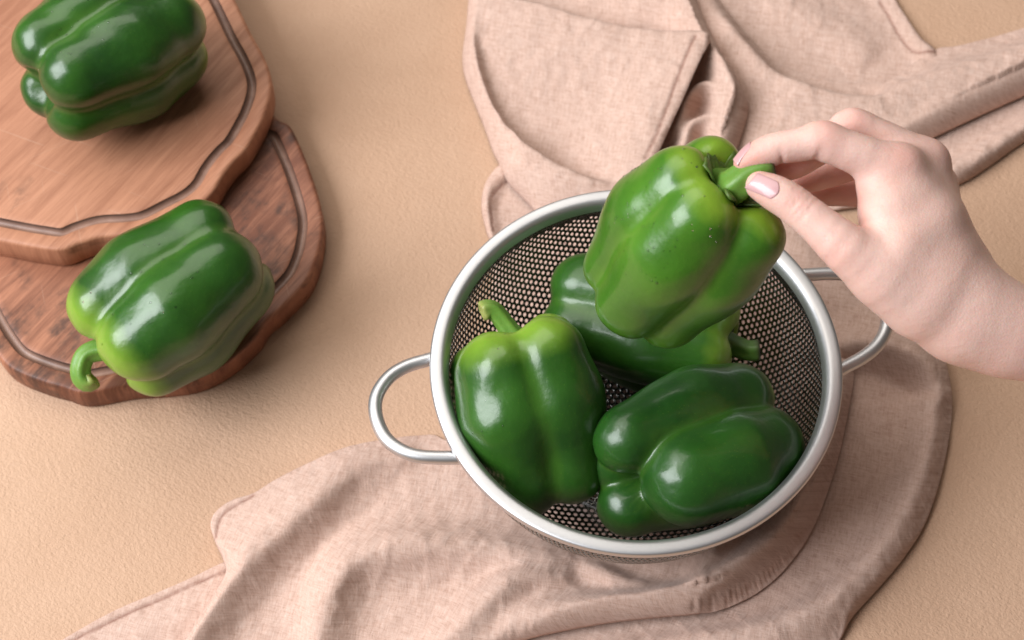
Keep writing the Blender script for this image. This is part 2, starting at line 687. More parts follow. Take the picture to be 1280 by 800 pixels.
bowl = mesh('perforated_bowl', bowl_map(PV2) - CO, PF2, MT['mesh'], colander)
md = bowl.modifiers.new('thickness', 'SOLIDIFY')
md.thickness = 0.0005
md.offset = 0


def lathe(prof_, nseg=160):
    p = np.asarray(prof_)
    a = np.arange(nseg) * 2 * math.pi / nseg
    V = np.stack([np.outer(p[:, 0], np.cos(a)), np.outer(p[:, 0], np.sin(a)), np.repeat(p[:, 1][:, None], nseg, 1)], 2).reshape(-1, 3)
    F = []
    for j in range(len(p) - 1):
        for i in range(nseg):
            F.append((j * nseg + i, j * nseg + (i + 1) % nseg, (j + 1) * nseg + (i + 1) % nseg, (j + 1) * nseg + i))
    return V, F


rp = [(0.1043, 0.0984), (0.1049, 0.1004), (0.1059, 0.1028), (0.1070, 0.1041), (0.1084, 0.1048), (0.1108, 0.1050), (0.1132, 0.1049),
      (0.1145, 0.1043), (0.1150, 0.1027), (0.1149, 0.1010), (0.1140, 0.0997), (0.1126, 0.0992), (0.1110, 0.0992), (0.1090, 0.0992), (0.1070, 0.0988),
      (0.1053, 0.0982), (0.1043, 0.0984)]
V, F = lathe(catmull(np.array(rp), 3), 192)
mesh('rolled_rim', V - CO, F, MT['rim'], colander)
fp = [(0.0500, 0.0132), (0.0525, 0.0130), (0.0545, 0.0120), (0.0555, 0.0085), (0.0562, 0.0056), (0.0582, 0.0046), (0.0590, 0.0050), (0.0580, 0.0062),
      (0.0570, 0.0088), (0.0560, 0.0126), (0.0535, 0.0142)]
V, F = lathe(fp, 120)
mesh('base_ring', V - CO, F, MT['rim'], colander)
for pts in ([(549, 446), (534, 450), (508, 458), (486, 472), (471, 495), (470, 520), (481, 546), (500, 562), (522, 570), (548, 572), (574, 572), (586, 571)],
            [(1000, 344), (1014, 343), (1044, 342), (1076, 346), (1100, 362), (1109, 386), (1107, 412), (1096, 432), (1078, 447), (1056, 459), (1044, 466)]):
    P = np.array([at(x, y, 0.0965) for x, y in pts])
    P = resample(catmull(P, 10), 0.0025)
    V, F = tube(P, np.full(len(P), 0.0039), 18)
    h = mesh('handle', V - CO, F, MT['rim'], colander)
tag(colander, 'round stainless steel colander with perforated bowl and two loop handles', 'colander')


# ------------------------------------------------------------------ peppers
def smin(a, b, k):
    h = np.clip(0.5 + 0.5 * (b - a) / k, 0, 1)
    return b * (1 - h) + a * h - k * h * (1 - h)


def cone(p, a, b, ra, rb):
    ab = b - a
    t = np.clip(((p - a) @ ab) / (ab @ ab), 0, 1)
    return np.linalg.norm(p - a - t[:, None] * ab, axis=1) - (ra + (rb - ra) * t)


_ico = None


def icosphere():
    global _ico
    if _ico is None:
        bm = bmesh.new()
        bmesh.ops.create_icosphere(bm, subdivisions=6, radius=1.0)
        V = np.array([v.co[:] for v in bm.verts])
        V /= np.linalg.norm(V, axis=1)[:, None]
        F = np.array([[v.index for v in f.verts] for f in bm.faces])
        bm.free()
        _ico = (V, F)
    return _ico


def waves(p, seed, amp, freq):
    r = np.random.default_rng(seed)
    out = np.zeros(len(p))
    for i in range(9):
        d = r.normal(size=3)
        d /= np.linalg.norm(d)
        f = freq * (0.6 + 1.4 * r.random())
        out += np.sin(p @ d * f + r.random() * 6.28) / (1 + 0.5 * i)
    return out * amp / 2.2


CHECK = []


class PepperField:
    """bundle of rounded lobes melted together; axis z, stem end up"""

    def __init__(s, L, lobes, seed, core=0.62, k=0.010, dimples=(0.0150, 0.0135), bend=0.0, core_b=0.9):
        s.dimples, s.core_b = dimples, core_b
        s.L, s.seed, s.k, s.bend = L, seed, k, bend
        s.lobes = []
        for lb in lobes:
            ang, rho, r = math.radians(lb[0]), lb[1], lb[2]
            drop = lb[3] if len(lb) > 3 else 0.0
            lift = lb[4] if len(lb) > 4 else 0.0
            tb = lb[5] if len(lb) > 5 else 0.84
            u = np.array([math.cos(ang), math.sin(ang), 0])
            zb = -L / 2 + r * tb - drop
            zt = L / 2 - r * 0.86 + lift
            s.lobes.append((u[0], u[1], rho, r, zb, zt, tb))
        s.core = core
        s.rmean = np.mean([lb[1] + lb[2] for lb in lobes])

    def __call__(s, p):
        p = p.copy()
        if s.bend:
            p[:, 0] -= s.bend * (p[:, 2] ** 2) / (s.L * s.L / 4)
        d = None
        ss = lambda x: x * x * (3 - 2 * x)
        for ux, uy, rho, r, zb, zt, tb in s.lobes:
            xt, xb = p[:, 2] - zt, zb - p[:, 2]
            dz = 0.5 * (xt + np.sqrt(xt * xt + 8e-5)) - 0.5 * (xb + np.sqrt(xb * xb + 8e-5))
            t = np.clip((p[:, 2] - dz - zb) / (zt - zb), 0, 1)
            up = ss(np.clip(t / 0.6, 0, 1))
            dn = ss(np.clip((t - 0.6) / 0.4, 0, 1))
            rr = r * (tb + (1 - tb) * up - 0.14 * dn)
            ro = rho * (0.88 + 0.17 * up - 0.07 * dn)
            q = np.sqrt((p[:, 0] - ux * ro) ** 2 + (p[:, 1] - uy * ro) ** 2 + dz ** 2) - rr
            d = q if d is None else smin(d, q, s.k)
        h = s.L * 0.5 - s.rmean * s.core - 0.004
        c = cone(p, np.array([0, 0, -h * s.core_b]), np.array([0, 0, h * 0.8]), s.rmean * s.core * 0.9, s.rmean * s.core)
        d = smin(d, c, 0.006)
        for zc, rd in [q_ for q_ in ((s.L / 2 + 0.0015, s.dimples[0]), (-s.L / 2 - 0.0010, s.dimples[1])) if q_[1] > 0]:
            e = rd - np.linalg.norm(p - np.array([0, 0, zc]), axis=1)
            d = -smin(-d, -e, 0.009)
        return d + waves(p, s.seed, 0.0014, 70) + waves(p, s.seed + 50, 0.00032, 220)

    def cast(s, D, its=34):
        t = np.full(len(D), 0.02)
        for _ in range(its):
            t = t - s(D * t[:, None]) * 0.85
            t = np.clip(t, 0.003, 0.12)
        return t


def frame(axis, roll=0.0):
    z = axis / np.linalg.norm(axis)
    x = TW - z * (TW @ z)
    x /= np.linalg.norm(x)
    y = np.cross(z, x)
    c, s_ = math.cos(roll), math.sin(roll)
    return np.stack([c * x + s_ * y, -s_ * x + c * y, z], 1)


def bell_pepper(pos, axis, L, lobes, mats, label, seed, stem, group, roll=0.0, k=0.010, core=0.62, calyx=0.24, drops=0, drop_dir=None, calyx_amp=0.22,
                stem_r=(0.0100, 0.0052, 0.0056), scale=1.0, bend=0.0, dimples=(0.0150, 0.0135), core_b=0.9):
    fld = PepperField(L, lobes, seed, core, k, dimples, bend, core_b)
    D, F = icosphere()
    t = fld.cast(D)
    V = D * t[:, None]
    root = empty('bell_pepper', pos)
    R = frame(axis, roll)
    root.matrix_world = Matrix([[*(R[i] * scale), pos[i]] for i in range(3)] + [[0, 0, 0, 1]])
    body = mesh('flesh', V, F, mats['flesh'], root)
    sb = body.modifiers.new('smooth', 'SUBSURF')
    sb.levels = sb.render_levels = 1
    zt = V[:, 2].max()
    sh = np.clip((V[:, 2] - zt * 0.15) / (zt * 0.85), 0, 1) ** 1.3
    ctr = np.exp(-(np.hypot(V[:, 0], V[:, 1]) / 0.020) ** 2)
    sh = np.clip(sh + 0.4 * ctr * (V[:, 2] > 0) + 0.06 * ctr * (V[:, 2] < 0), 0, 1.3)
    # crease: how much the surface dips against its smoothed radius
    nb = np.zeros(len(V))
    cntv = np.zeros(len(V))
    tt = t.copy()
    for _ in range(12):
        acc = np.zeros(len(V))
        cn = np.zeros(len(V))
        for a_, b_ in ((0, 1), (1, 2), (2, 0)):
            np.add.at(acc, F[:, a_], tt[F[:, b_]])
            np.add.at(cn, F[:, a_], 1)
        tt = acc / cn
    cr = np.clip((tt - t) / 0.0006 - 0.25, 0, 1)
    for nm, val in (('shoulder', sh), ('crease', cr)):
        a = body.data.attributes.new(nm, 'FLOAT', 'POINT')
        a.data.foreach_set('value', val.astype(np.float32))
    # calyx following the shoulder, then the stalk
    nphi, nrad = 60, 12
    r_ = np.random.default_rng(seed + 5)
    ph = np.arange(nphi) * 2 * math.pi / nphi
    ns = 7
    tips = np.sort(np.arange(ns) * 2 * math.pi / ns + r_.uniform(-0.22, 0.22, ns))
    dphi = np.abs((ph[:, None] - tips[None] + math.pi) % (2 * math.pi) - math.pi)
    lob = np.max((1 - np.clip(dphi / 0.42, 0, 1)) ** 1.2 * r_.uniform(0.6, 1.2, ns)[None], axis=1)
    ext = calyx * (0.86 + calyx_amp * 1.6 * lob + 0.05 * r_.normal(size=nphi))
    cv = []
    for j in range(nrad):
        q = (j + 1) / nrad
        al = ext * q
        dd = np.stack([np.sin(al) * np.cos(ph), np.sin(al) * np.sin(ph), np.cos(al)], 1)
        off = 0.0016 - 0.0008 * q ** 2 + (0.0006 * math.sin(q * 9)) + 0.0014 * lob * q ** 3
        cv.append(dd * (fld.cast(dd) + off)[:, None])
    cv = np.vstack(cv)
    cf = []
    for j in range(nrad - 1):
        for i in range(nphi):
            i2 = (i + 1) % nphi
            cf.append((j * nphi + i, j * nphi + i2, (j + 1) * nphi + i2, (j + 1) * nphi + i))
    cf.append(tuple(range(nphi))[::-1])
    cal = mesh('calyx', cv, cf, mats['stem'], root)
    cs_ = cal.modifiers.new('thickness', 'SOLIDIFY')
    cs_.thickness = 0.0011
    cs_.offset = -1
    a = cal.data.attributes.new('tip', 'FLOAT', 'POINT')
    a.data.foreach_set('value', np.r_[np.zeros((nrad - 2) * nphi), np.full(2 * nphi, 0.5)].astype(np.float32))
    z0 = fld.cast(np.array([[0, 0, 1.0]]))[0]
    dp = float((np.asarray(pos) - CAM) @ FW)
    P = catmull(np.array([(0, 0, z0 - 0.003), (0, 0, z0 + 0.003)] + [R.T @ (atd(x, y, dp - h * 0.001) - pos) for x, y, h in stem]), 10)
    P = resample(P, 0.0012)
    q = np.linspace(0, 1, len(P))
    r0, r1, r2 = stem_r
    rad_ = r1 + (r0 - r1) * np.exp(-(q / 0.22) ** 1.4) + (r2 - r1) * np.clip((q - 0.6) / 0.4, 0, 1) ** 2
    rad_[-1] *= 0.86
    Vs, Fs = tube(P, rad_, 30, 5, 0.085)
    n = len(P)
    # sunken cut face
    endc = Vs[-30:].mean(0)
    dirv = P[-1] - P[-2]
    dirv /= np.linalg.norm(dirv)
    inner_ = endc + (Vs[-30:] - endc) * 0.72
    deep_ = endc + (Vs[-30:] - endc) * 0.45 - dirv * 0.0009
    Fs = Fs[:-1]
    bi = len(Vs)
    Vs = np.vstack([Vs, inner_, deep_])
    for i in range(30):
        i2 = (i + 1) % 30
        Fs.append(((n - 1) * 30 + i, (n - 1) * 30 + i2, bi + i2, bi + i))
        Fs.append((bi + i, bi + i2, bi + 30 + i2, bi + 30 + i))
    Fs.append(tuple(bi + 30 + i for i in range(30)))
    st = mesh('stalk', Vs, Fs, mats['stem'], root)
    tipv = np.r_[np.repeat(np.clip((q - 0.80) / 0.2, 0, 1) ** 2, 30), np.full(60, 1.0)]
    a = st.data.attributes.new('tip', 'FLOAT', 'POINT')
    a.data.foreach_set('value', tipv.astype(np.float32))
    if drops:
        dd = RNG.normal(size=(drops * 30, 3))
        dd /= np.linalg.norm(dd, axis=1)[:, None]
        c_ = R.T @ (np.asarray(drop_dir) / np.linalg.norm(drop_dir))
        dd = dd[(dd @ c_) > 0.55 + 0.4 * RNG.random(len(dd))][:drops]
        tt = fld.cast(dd)
        p0 = dd * tt[:, None]
        e = 1e-4
        nn = np.stack([fld(p0 + np.eye(3)[i] * e) - fld(p0 - np.eye(3)[i] * e) for i in range(3)], 1)
        nn /= np.linalg.norm(nn, axis=1)[:, None]
        VV, FF = [], []
        for p_, n_ in zip(p0, nn):
            rr = 0.00028 + 0.00050 * RNG.random() ** 3
            x_ = np.cross(n_, [0.3, 0.5, 0.8])
            x_ /= np.linalg.norm(x_)
            y_ = np.cross(n_, x_)
            b0 = len(VV)
            hh = rr * 0.42
            sx = 0.8 + 0.5 * RNG.random()
            for lv, (cr_, hz) in enumerate(((1.0, -0.25), (0.93, 0.35), (0.70, 0.75), (0.36, 0.95))):
                for i in range(10):
                    a_ = i * math.pi / 5
                    VV.append(p_ + (x_ * math.cos(a_) * sx + y_ * math.sin(a_)) * rr * cr_ + n_ * hh * hz)
            VV.append(p_ + n_ * hh)
            for lv in range(3):
                for i in range(10):
                    i2 = (i + 1) % 10
                    FF.append((b0 + lv * 10 + i, b0 + lv * 10 + i2, b0 + lv * 10 + 10 + i2, b0 + lv * 10 + 10 + i))
            for i in range(10):
                FF.append((b0 + 30 + i, b0 + 30 + (i + 1) % 10, b0 + 40))
            FF.append(tuple(b0 + i for i in range(10))[::-1])
        dr = mesh('water_drops', np.array(VV), FF, MT['drop'], root)
        tag(dr, kind='stuff')
    tag(root, label, 'bell pepper', group)
    CHECK.append((root.name, fld, R, np.asarray(pos), V))
    return root, fld, R, z0


DEEP, MIDG, LIME = (0.011, 0.052, 0.007), (0.032, 0.118, 0.011), (0.185, 0.330, 0.028)
stem_green = mat_stem('stem_green', (0.10, 0.23, 0.030), (0.17, 0.33, 0.05), (0.30, 0.32, 0.09))
stem_held = mat_stem('stem_held', (0.085, 0.20, 0.026), (0.15, 0.29, 0.045), (0.045, 0.035, 0.014))
stem_dark = mat_stem('stem_dark', (0.055, 0.14, 0.022), (0.11, 0.23, 0.035), (0.035, 0.030, 0.014))


def pm(name, deep, mid, lime, limit, seed, stem, rough=0.30):
    return dict(flesh=mat_pepper(name, deep, mid, lime, limit, seed, rough), stem=stem)


# on the upper board
p = at(138, 64, ZU + 0.0455)
bell_pepper(p, cdir(0.74, 0.52, -0.43), 0.114,
            [(-62, 0.0245, 0.0260), (22, 0.0255, 0.0270), (106, 0.0245, 0.0240, 0.002), (186, 0.0245, 0.0235, 0.001)],
            pm('pepper_skin_a', DEEP, MIDG, LIME, 0.62, 1.1, stem_green), 'plump dark green bell pepper lying on the upper cutting board', 11,
            [(236, -22, -12), (238, -46, -14)], 'green bell peppers', drops=40, drop_dir=(-0.5, -0.1, 1), k=0.0050, core=0.55)
# on the lower board
p = at(219, 373, TB + 0.0412)
bell_pepper(p, cdir(-0.74, -0.62, 0.12), 0.110,
            [(60, 0.0245, 0.0260, 0.002), (-20, 0.0245, 0.0300), (-104, 0.0225, 0.0255), (150, 0.021, 0.0250, 0, -0.004)],
            pm('pepper_skin_b', DEEP, MIDG, LIME, 0.42, 2.3, stem_green), 'dark green bell pepper with long hooked stem on the lower cutting board', 23,
            [(112, 441, 8), (102, 455, 9), (102, 470, 8), (110, 477, 7), (117, 472, 7)], 'green bell peppers',
            stem_r=(0.0115, 0.0058, 0.0060), drops=40, drop_dir=(-0.5, -0.1, 1), k=0.0045, core=0.50)
# colander, left, standing with its stem up
p = at(664, 515, 0.079)
bell_pepper(p, cdir(-0.22, 0.95, 0.15), 0.108,
            [(-34, 0.0225, 0.0285, 0, 0, 0.74), (42, 0.0245, 0.0250, 0, 0.002, 0.76), (112, 0.0195, 0.0230), (-112, 0.0225, 0.0245, -0.004, -0.008)],
            pm('pepper_skin_c', DEEP, MIDG, LIME, 0.50, 3.7, stem_green), 'green bell pepper standing in the colander with its pale curled stem upward', 31,
            [(623, 394, 9), (612, 387, 10), (602, 390, 11)], 'green bell peppers',
            stem_r=(0.0105, 0.0050, 0.0058), drops=30, drop_dir=(-0.8, -0.1, 1), k=0.0050, core=0.52)
# colander, front right, bottom end showing
p = at(864, 568, 0.076)
bell_pepper(p, cdir(0.86, 0.26, -0.43), 0.112,
            [(-70, 0.0240, 0.0240, 0.003), (20, 0.0250, 0.0285, -0.010, 0, 0.98), (128, 0.0240, 0.0225, 0.004), (205, 0.021, 0.0225)],
            pm('pepper_skin_d', (0.008, 0.044, 0.006), (0.022, 0.096, 0.010), LIME, 0.80, 4.9, stem_green, 0.32), 'glossy deep green bell pepper lying in the colander with its lobed bottom showing', 47,
            [(968, 528, -36), (974, 530, -42)], 'green bell peppers', k=0.0024, core=0.42, dimples=(0.015, 0.0), core_b=0.35)
# colander, behind, mostly hidden
p = at(800, 404, 0.060)
bell_pepper(p, cdir(0.96, -0.20, 0.12), 0.116,
            [(-50, 0.021, 0.0245), (35, 0.020, 0.0240), (120, 0.019, 0.0230), (205, 0.020, 0.0235)],
            pm('pepper_skin_e', DEEP, MIDG, LIME, 0.62, 6.1, stem_dark), 'dark green bell pepper at the back of the colander beneath the lifted pepper', 59,
            [(932, 438, 8), (950, 438, 9)], 'green bell peppers', stem_r=(0.0110, 0.0060, 0.0060), k=0.005)
# lifted by the hand
HELD = atd(852, 303, 0.862)
AX = cdir(0.46, 0.60, 0.65)
held = bell_pepper(HELD, AX, 0.106,
                   [(-66, 0.0230, 0.0216, -0.005, 0, 0.80), (-4, 0.0226, 0.0238, 0, 0, 0.82), (66, 0.0236, 0.0220, 0, 0, 0.78), (140, 0.0212, 0.0212, 0, -0.002), (212, 0.0208, 0.0215, 0, -0.002)],
                   pm('pepper_skin_f', (0.028, 0.108, 0.008), (0.068, 0.195, 0.013), (0.195, 0.335, 0.025), 0.78, 7.7, stem_held, 0.29),
                   'bright green bell pepper held up by its stem above the colander', 71,
                   [(918, 233, 40), (940, 219, 43), (968, 211, 44)], 'green bell peppers',
                   stem_r=(0.0140, 0.0080, 0.0058), drops=130, drop_dir=cdir(-0.55, 0.25, 0.8), calyx=0.34, k=0.0034, core=0.50, calyx_amp=0.24)
STEM_TIP = atd(954, 213, 0.862 - 0.0435)

# ------------------------------------------------------------------ hand
def surface_nets(f, lo, hi, h):
    n = np.ceil((np.asarray(hi) - lo) / h).astype(int) + 1
    ax = [lo[i] + h * np.arange(n[i]) for i in range(3)]
    S = np.empty(n)
    for i in range(n[0]):
        g = np.stack(np.meshgrid([ax[0][i]], ax[1], ax[2], indexing='ij'), -1).reshape(-1, 3)
        S[i] = f(g).reshape(n[1], n[2])
    neg = S < 0
    c = n - 1
    cs = sum(neg[dx:dx + c[0], dy:dy + c[1], dz:dz + c[2]].astype(np.int8) for dx in (0, 1) for dy in (0, 1) for dz in (0, 1))
    act = (cs > 0) & (cs < 8)
    idx = -np.ones(c, dtype=np.int64)
    cells_ = np.argwhere(act)
    idx[act] = np.arange(len(cells_))
    acc = np.zeros((len(cells_), 3))
    cnt_ = np.zeros(len(cells_))
    cor = [(a, b, d) for a in (0, 1) for b in (0, 1) for d in (0, 1)]
    for a in cor:
        for b in cor:
            if sum(abs(p - q) for p, q in zip(a, b)) == 1 and a < b:
                sa = S[cells_[:, 0] + a[0], cells_[:, 1] + a[1], cells_[:, 2] + a[2]]
                sb = S[cells_[:, 0] + b[0], cells_[:, 1] + b[1], cells_[:, 2] + b[2]]
                m = (sa < 0) != (sb < 0)
                t = np.where(m, sa / np.where(m, sa - sb, 1), 0)
                pt = np.array(a)[None] + t[:, None] * (np.array(b) - np.array(a))[None]
                acc[m] += pt[m]
                cnt_[m] += 1
    V = np.asarray(lo) + h * (cells_ + acc / cnt_[:, None])
    F = []
    for axn in range(3):
        u, v = [(1, 2), (2, 0), (0, 1)][axn]
        sl0 = [slice(None)] * 3
        sl1 = [slice(None)] * 3
        sl0[axn] = slice(0, -1)
        sl1[axn] = slice(1, None)
        ch = neg[tuple(sl0)] != neg[tuple(sl1)]
        E = np.argwhere(ch)
        E = E[(E[:, u] > 0) & (E[:, v] > 0) & (E[:, u] < c[u]) & (E[:, v] < c[v])]
        s0 = neg[E[:, 0], E[:, 1], E[:, 2]]
        q = []
        for du, dv in ((-1, -1), (0, -1), (0, 0), (-1, 0)):
            Z = E.copy()
            Z[:, u] += du
            Z[:, v] += dv
            q.append(idx[Z[:, 0], Z[:, 1], Z[:, 2]])
        Q = np.stack(q, 1)
        Q[~s0] = Q[~s0][:, ::-1]
        F.append(Q)
    return V, np.vstack(F)


HD = float((STEM_TIP - CAM) @ FW)


def hp(x, y, h):
    """hand landmark: photograph pixel and millimetres towards the lens from the stem tip"""
    return atd(x, y, HD - h * 0.001)


FING = {
    'index': [(1122, 214, -2, 12.0), (1080, 196, 3, 10.2), (1029, 178, 4, 9.0), (1000, 181, 3, 8.1), (969, 186, 2, 7.9), (948, 194, 1, 7.2), (931, 204, 0, 5.6)],
    'middle': [(1153, 206, -20, 12.0), (1112, 180, -18, 10.0), (1066, 161, -17, 9.0), (1040, 176, -19, 8.2), (1012, 194, -19, 7.7), (992, 206, -16, 7.2), (970, 214, -12, 5.8)],
    'ring': [(1166, 233, -40, 11.0), (1136, 212, -42, 9.2), (1095, 196, -42, 8.5), (1066, 206, -44, 7.8), (1036, 217, -43, 7.2), (1016, 223, -40, 6.8), (996, 228, -37, 5.6)],
    'pinky': [(1170, 265, -56, 10.0), (1144, 254, -60, 8.0), (1106, 245, -62, 7.4), (1078, 242, -62, 7.2), (1050, 241, -61, 7.1), (1032, 241, -59, 6.7), (1012, 240, -57, 5.4)],
}
THUMB = [(1150, 372, 2, 17.0), (1104, 344, 10, 14.6), (1060, 312, 15, 12.2), (1022, 280, 14, 9.7), (990, 254, 12, 9.1), (968, 241, 10, 8.6), (950, 232, 8, 7.0)]
PALM = [
    # metacarpal rays to the wrist, web of the thumb, thenar and wrist
    [(1122, 214, -2, 12.0), (1160, 280, -2, 15.5), (1210, 388, -4, 16.0)],
    [(1153, 206, -20, 12.0), (1168, 284, -18, 14.0), (1212, 384, -14, 16.0)],
    [(1166, 233, -40, 11.0), (1176, 300, -34, 13.0), (1216, 388, -22, 16.0)],
    [(1170, 265, -56, 10.0), (1176, 322, -46, 12.5), (1216, 394, -30, 15.0)],
    [(1100, 236, 1, 10.0), (1108, 268, 4, 12.0), (1124, 310, 7, 14.5), (1160, 352, 3, 17.0)],
    [(1104, 344, 10, 14.6), (1150, 374, 2, 17.0), (1195, 396, -4, 18.0), (1246, 412, -6, 18.0)],
    [(1140, 300, -20, 14.0), (1176, 350, -24, 16.0)],
    [(1216, 396, -4, 17.5), (1275, 420, -6, 17.5), (1340, 448, -8, 19.0), (1450, 492, -10, 23.0), (1600, 556, -14, 27.0)],
    [(1220, 398, -26, 16.0), (1275, 419, -28, 16.5), (1340, 446, -30, 18.0), (1450, 488, -36, 23.0), (1600, 548, -42, 27.0)],
]


def chain(p, pts, k=0.0):
    d = None
    for a, b in zip(pts[:-1], pts[1:]):
        q = cone(p, a[0], b[0], a[1], b[1])
        d = q if d is None else (smin(d, q, k) if k else np.minimum(d, q))
    return d


def conv(pts):
    return [(hp(x, y, h), r * 0.001) for x, y, h, r in pts]


def dense(pts):
    A = np.array([list(hp(x, y, h)) + [r * 0.001] for x, y, h, r in pts])
    B = catmull(A, 3)
    return [(b[:3], b[3]) for b in B]


FG = {k_: dense(v) for k_, v in FING.items()}
TH = dense(THUMB)
PL = [conv(v) for v in PALM]
KNUCKLES = [(1126, 206, 1, 5.0), (1160, 202, -19, 5.0), (1030, 171, 5, 4.5), (1066, 155, -16, 4.5)]
KN = conv(KNUCKLES)
# skin folds: joint, bone direction end, side the fold opens to, depth, half width
CREASE = []
for a, b, side, dep, w in (((974, 190, 4), (1000, 183, 4), (0, -1, 0.5), 1.5, 0.9), ((1022, 186, 5), (1060, 196, 4), (0, -1, 0.4), 1.5, 1.0), ((1027, 188, 5), (1060, 198, 4), (0, -1, 0.4), 0.8, 0.8),
                           ((1064, 216, 4), (1110, 226, 2), (-0.3, -1, 0.3), 1.8, 1.5),
                           ((994, 256, 14), (1030, 284, 16), (0.2, 0.5, 1), 0.9, 0.6), ((1001, 262, 14), (1030, 284, 16), (0.2, 0.5, 1), 0.9, 0.6),
                           ((1008, 268, 14), (1030, 284, 16), (0.2, 0.5, 1), 0.7, 0.6), ((987, 250, 14), (1030, 280, 14), (0.2, 0.5, 1), 0.6, 0.6),
                           ((1058, 286, 12), (1075, 268, 6), (-0.5, 0.3, 0.8), 1.0, 0.9), ((1072, 256, 8), (1082, 230, 4), (-1, 0, 0.6), 1.0, 1.0)):
    ja, jb = hp(*a), hp(*b)
    d_ = jb - ja
    d_ /= np.linalg.norm(d_)
    CREASE.append((ja, d_, cdir(*side), dep * 1e-3, w * 1e-3))


def hand_field(p):
    palm = None
    for c_ in PL:
        q = chain(p, c_, 0.004)
        palm = q if palm is None else smin(palm, q, 0.015)
    out = smin(palm, chain(p, TH), 0.007)
    for nm in ('pinky', 'ring', 'middle', 'index'):
        f_ = smin(palm, chain(p, FG[nm]), 0.0065)
        out = smin(out, f_, 0.0012)
    for c_, r_ in KN:
        out = smin(out, np.linalg.norm(p - c_, axis=1) - r_, 0.010)
    for j, d_, sd, dep, w in CREASE:
        v = p - j
        s_ = v @ d_
        rad2 = np.linalg.norm(v - s_[:, None] * d_, axis=1)
        m = np.clip((v @ sd) / 0.006, 0, 1) * np.exp(-(rad2 / 0.013) ** 4)
        out = out + dep * m * np.exp(-(s_ / w) ** 2)
    return out


pts_all = np.array([a for c_ in list(FG.values()) + [TH] + PL for a, _ in c_])
# stop the arm a little beyond the frame
XMAX = hp(1500, 480, 0)[0]
lo = pts_all.min(0) - 0.03
hi = pts_all.max(0) + 0.03
hi[0] = min(hi[0], XMAX)
V, F = surface_nets(hand_field, lo, hi, 0.0018)
for _ in range(4):
    e = 2e-4
    g = np.stack([hand_field(V + np.eye(3)[i] * e) - hand_field(V - np.eye(3)[i] * e) for i in range(3)], 1) / (2 * e)
    g2 = np.maximum((g * g).sum(1), 0.2)
    stp = (hand_field(V) / g2)[:, None] * g
    ln = np.linalg.norm(stp, axis=1)
    stp *= np.minimum(1, 0.0012 / np.maximum(ln, 1e-9))[:, None]
    V = V - stp
HO = hp(1180, 330, -20)
person = mesh('hand', V - HO, F, MT['skin'])
sd_ = person.modifiers.new('smooth', 'SUBSURF')
sd_.levels = 1
sd_.render_levels = 1
person.location = HO
fl = np.zeros(len(V))
for x, y, h, w, am in ((931, 204, 0, 12, 1.0), (950, 230, 8, 12, 0.5), (972, 214, -12, 14, 1.0), (996, 228, -37, 14, 1.0), (1012, 240, -57, 16, 1.0), (1030, 166, 8, 9, 0.55),
                       (1128, 198, 8, 10, 0.5), (1066, 152, -10, 9, 0.5), (1174, 196, -16, 11, 0.45), (1062, 290, 10, 9, 0.9), (1082, 246, 6, 8, 0.7), (996, 250, 20, 9, 0.35),
                       (1040, 178, -20, 16, 0.5), (1060, 212, -44, 20, 0.8), (1080, 242, -60, 20, 0.8), (1030, 320, 20, 12, 0.3), (1270, 440, 5, 16, 0.2)):
    fl = np.maximum(fl, am * np.exp(-(np.linalg.norm(V - hp(x, y, h), axis=1) / (w * 0.001)) ** 2))
a = person.data.attributes.new('flush', 'FLOAT', 'POINT')
a.data.foreach_set('value', fl.astype(np.float32))
tag(person, 'bare right hand and wrist pinching the stem of the lifted pepper', 'hand')


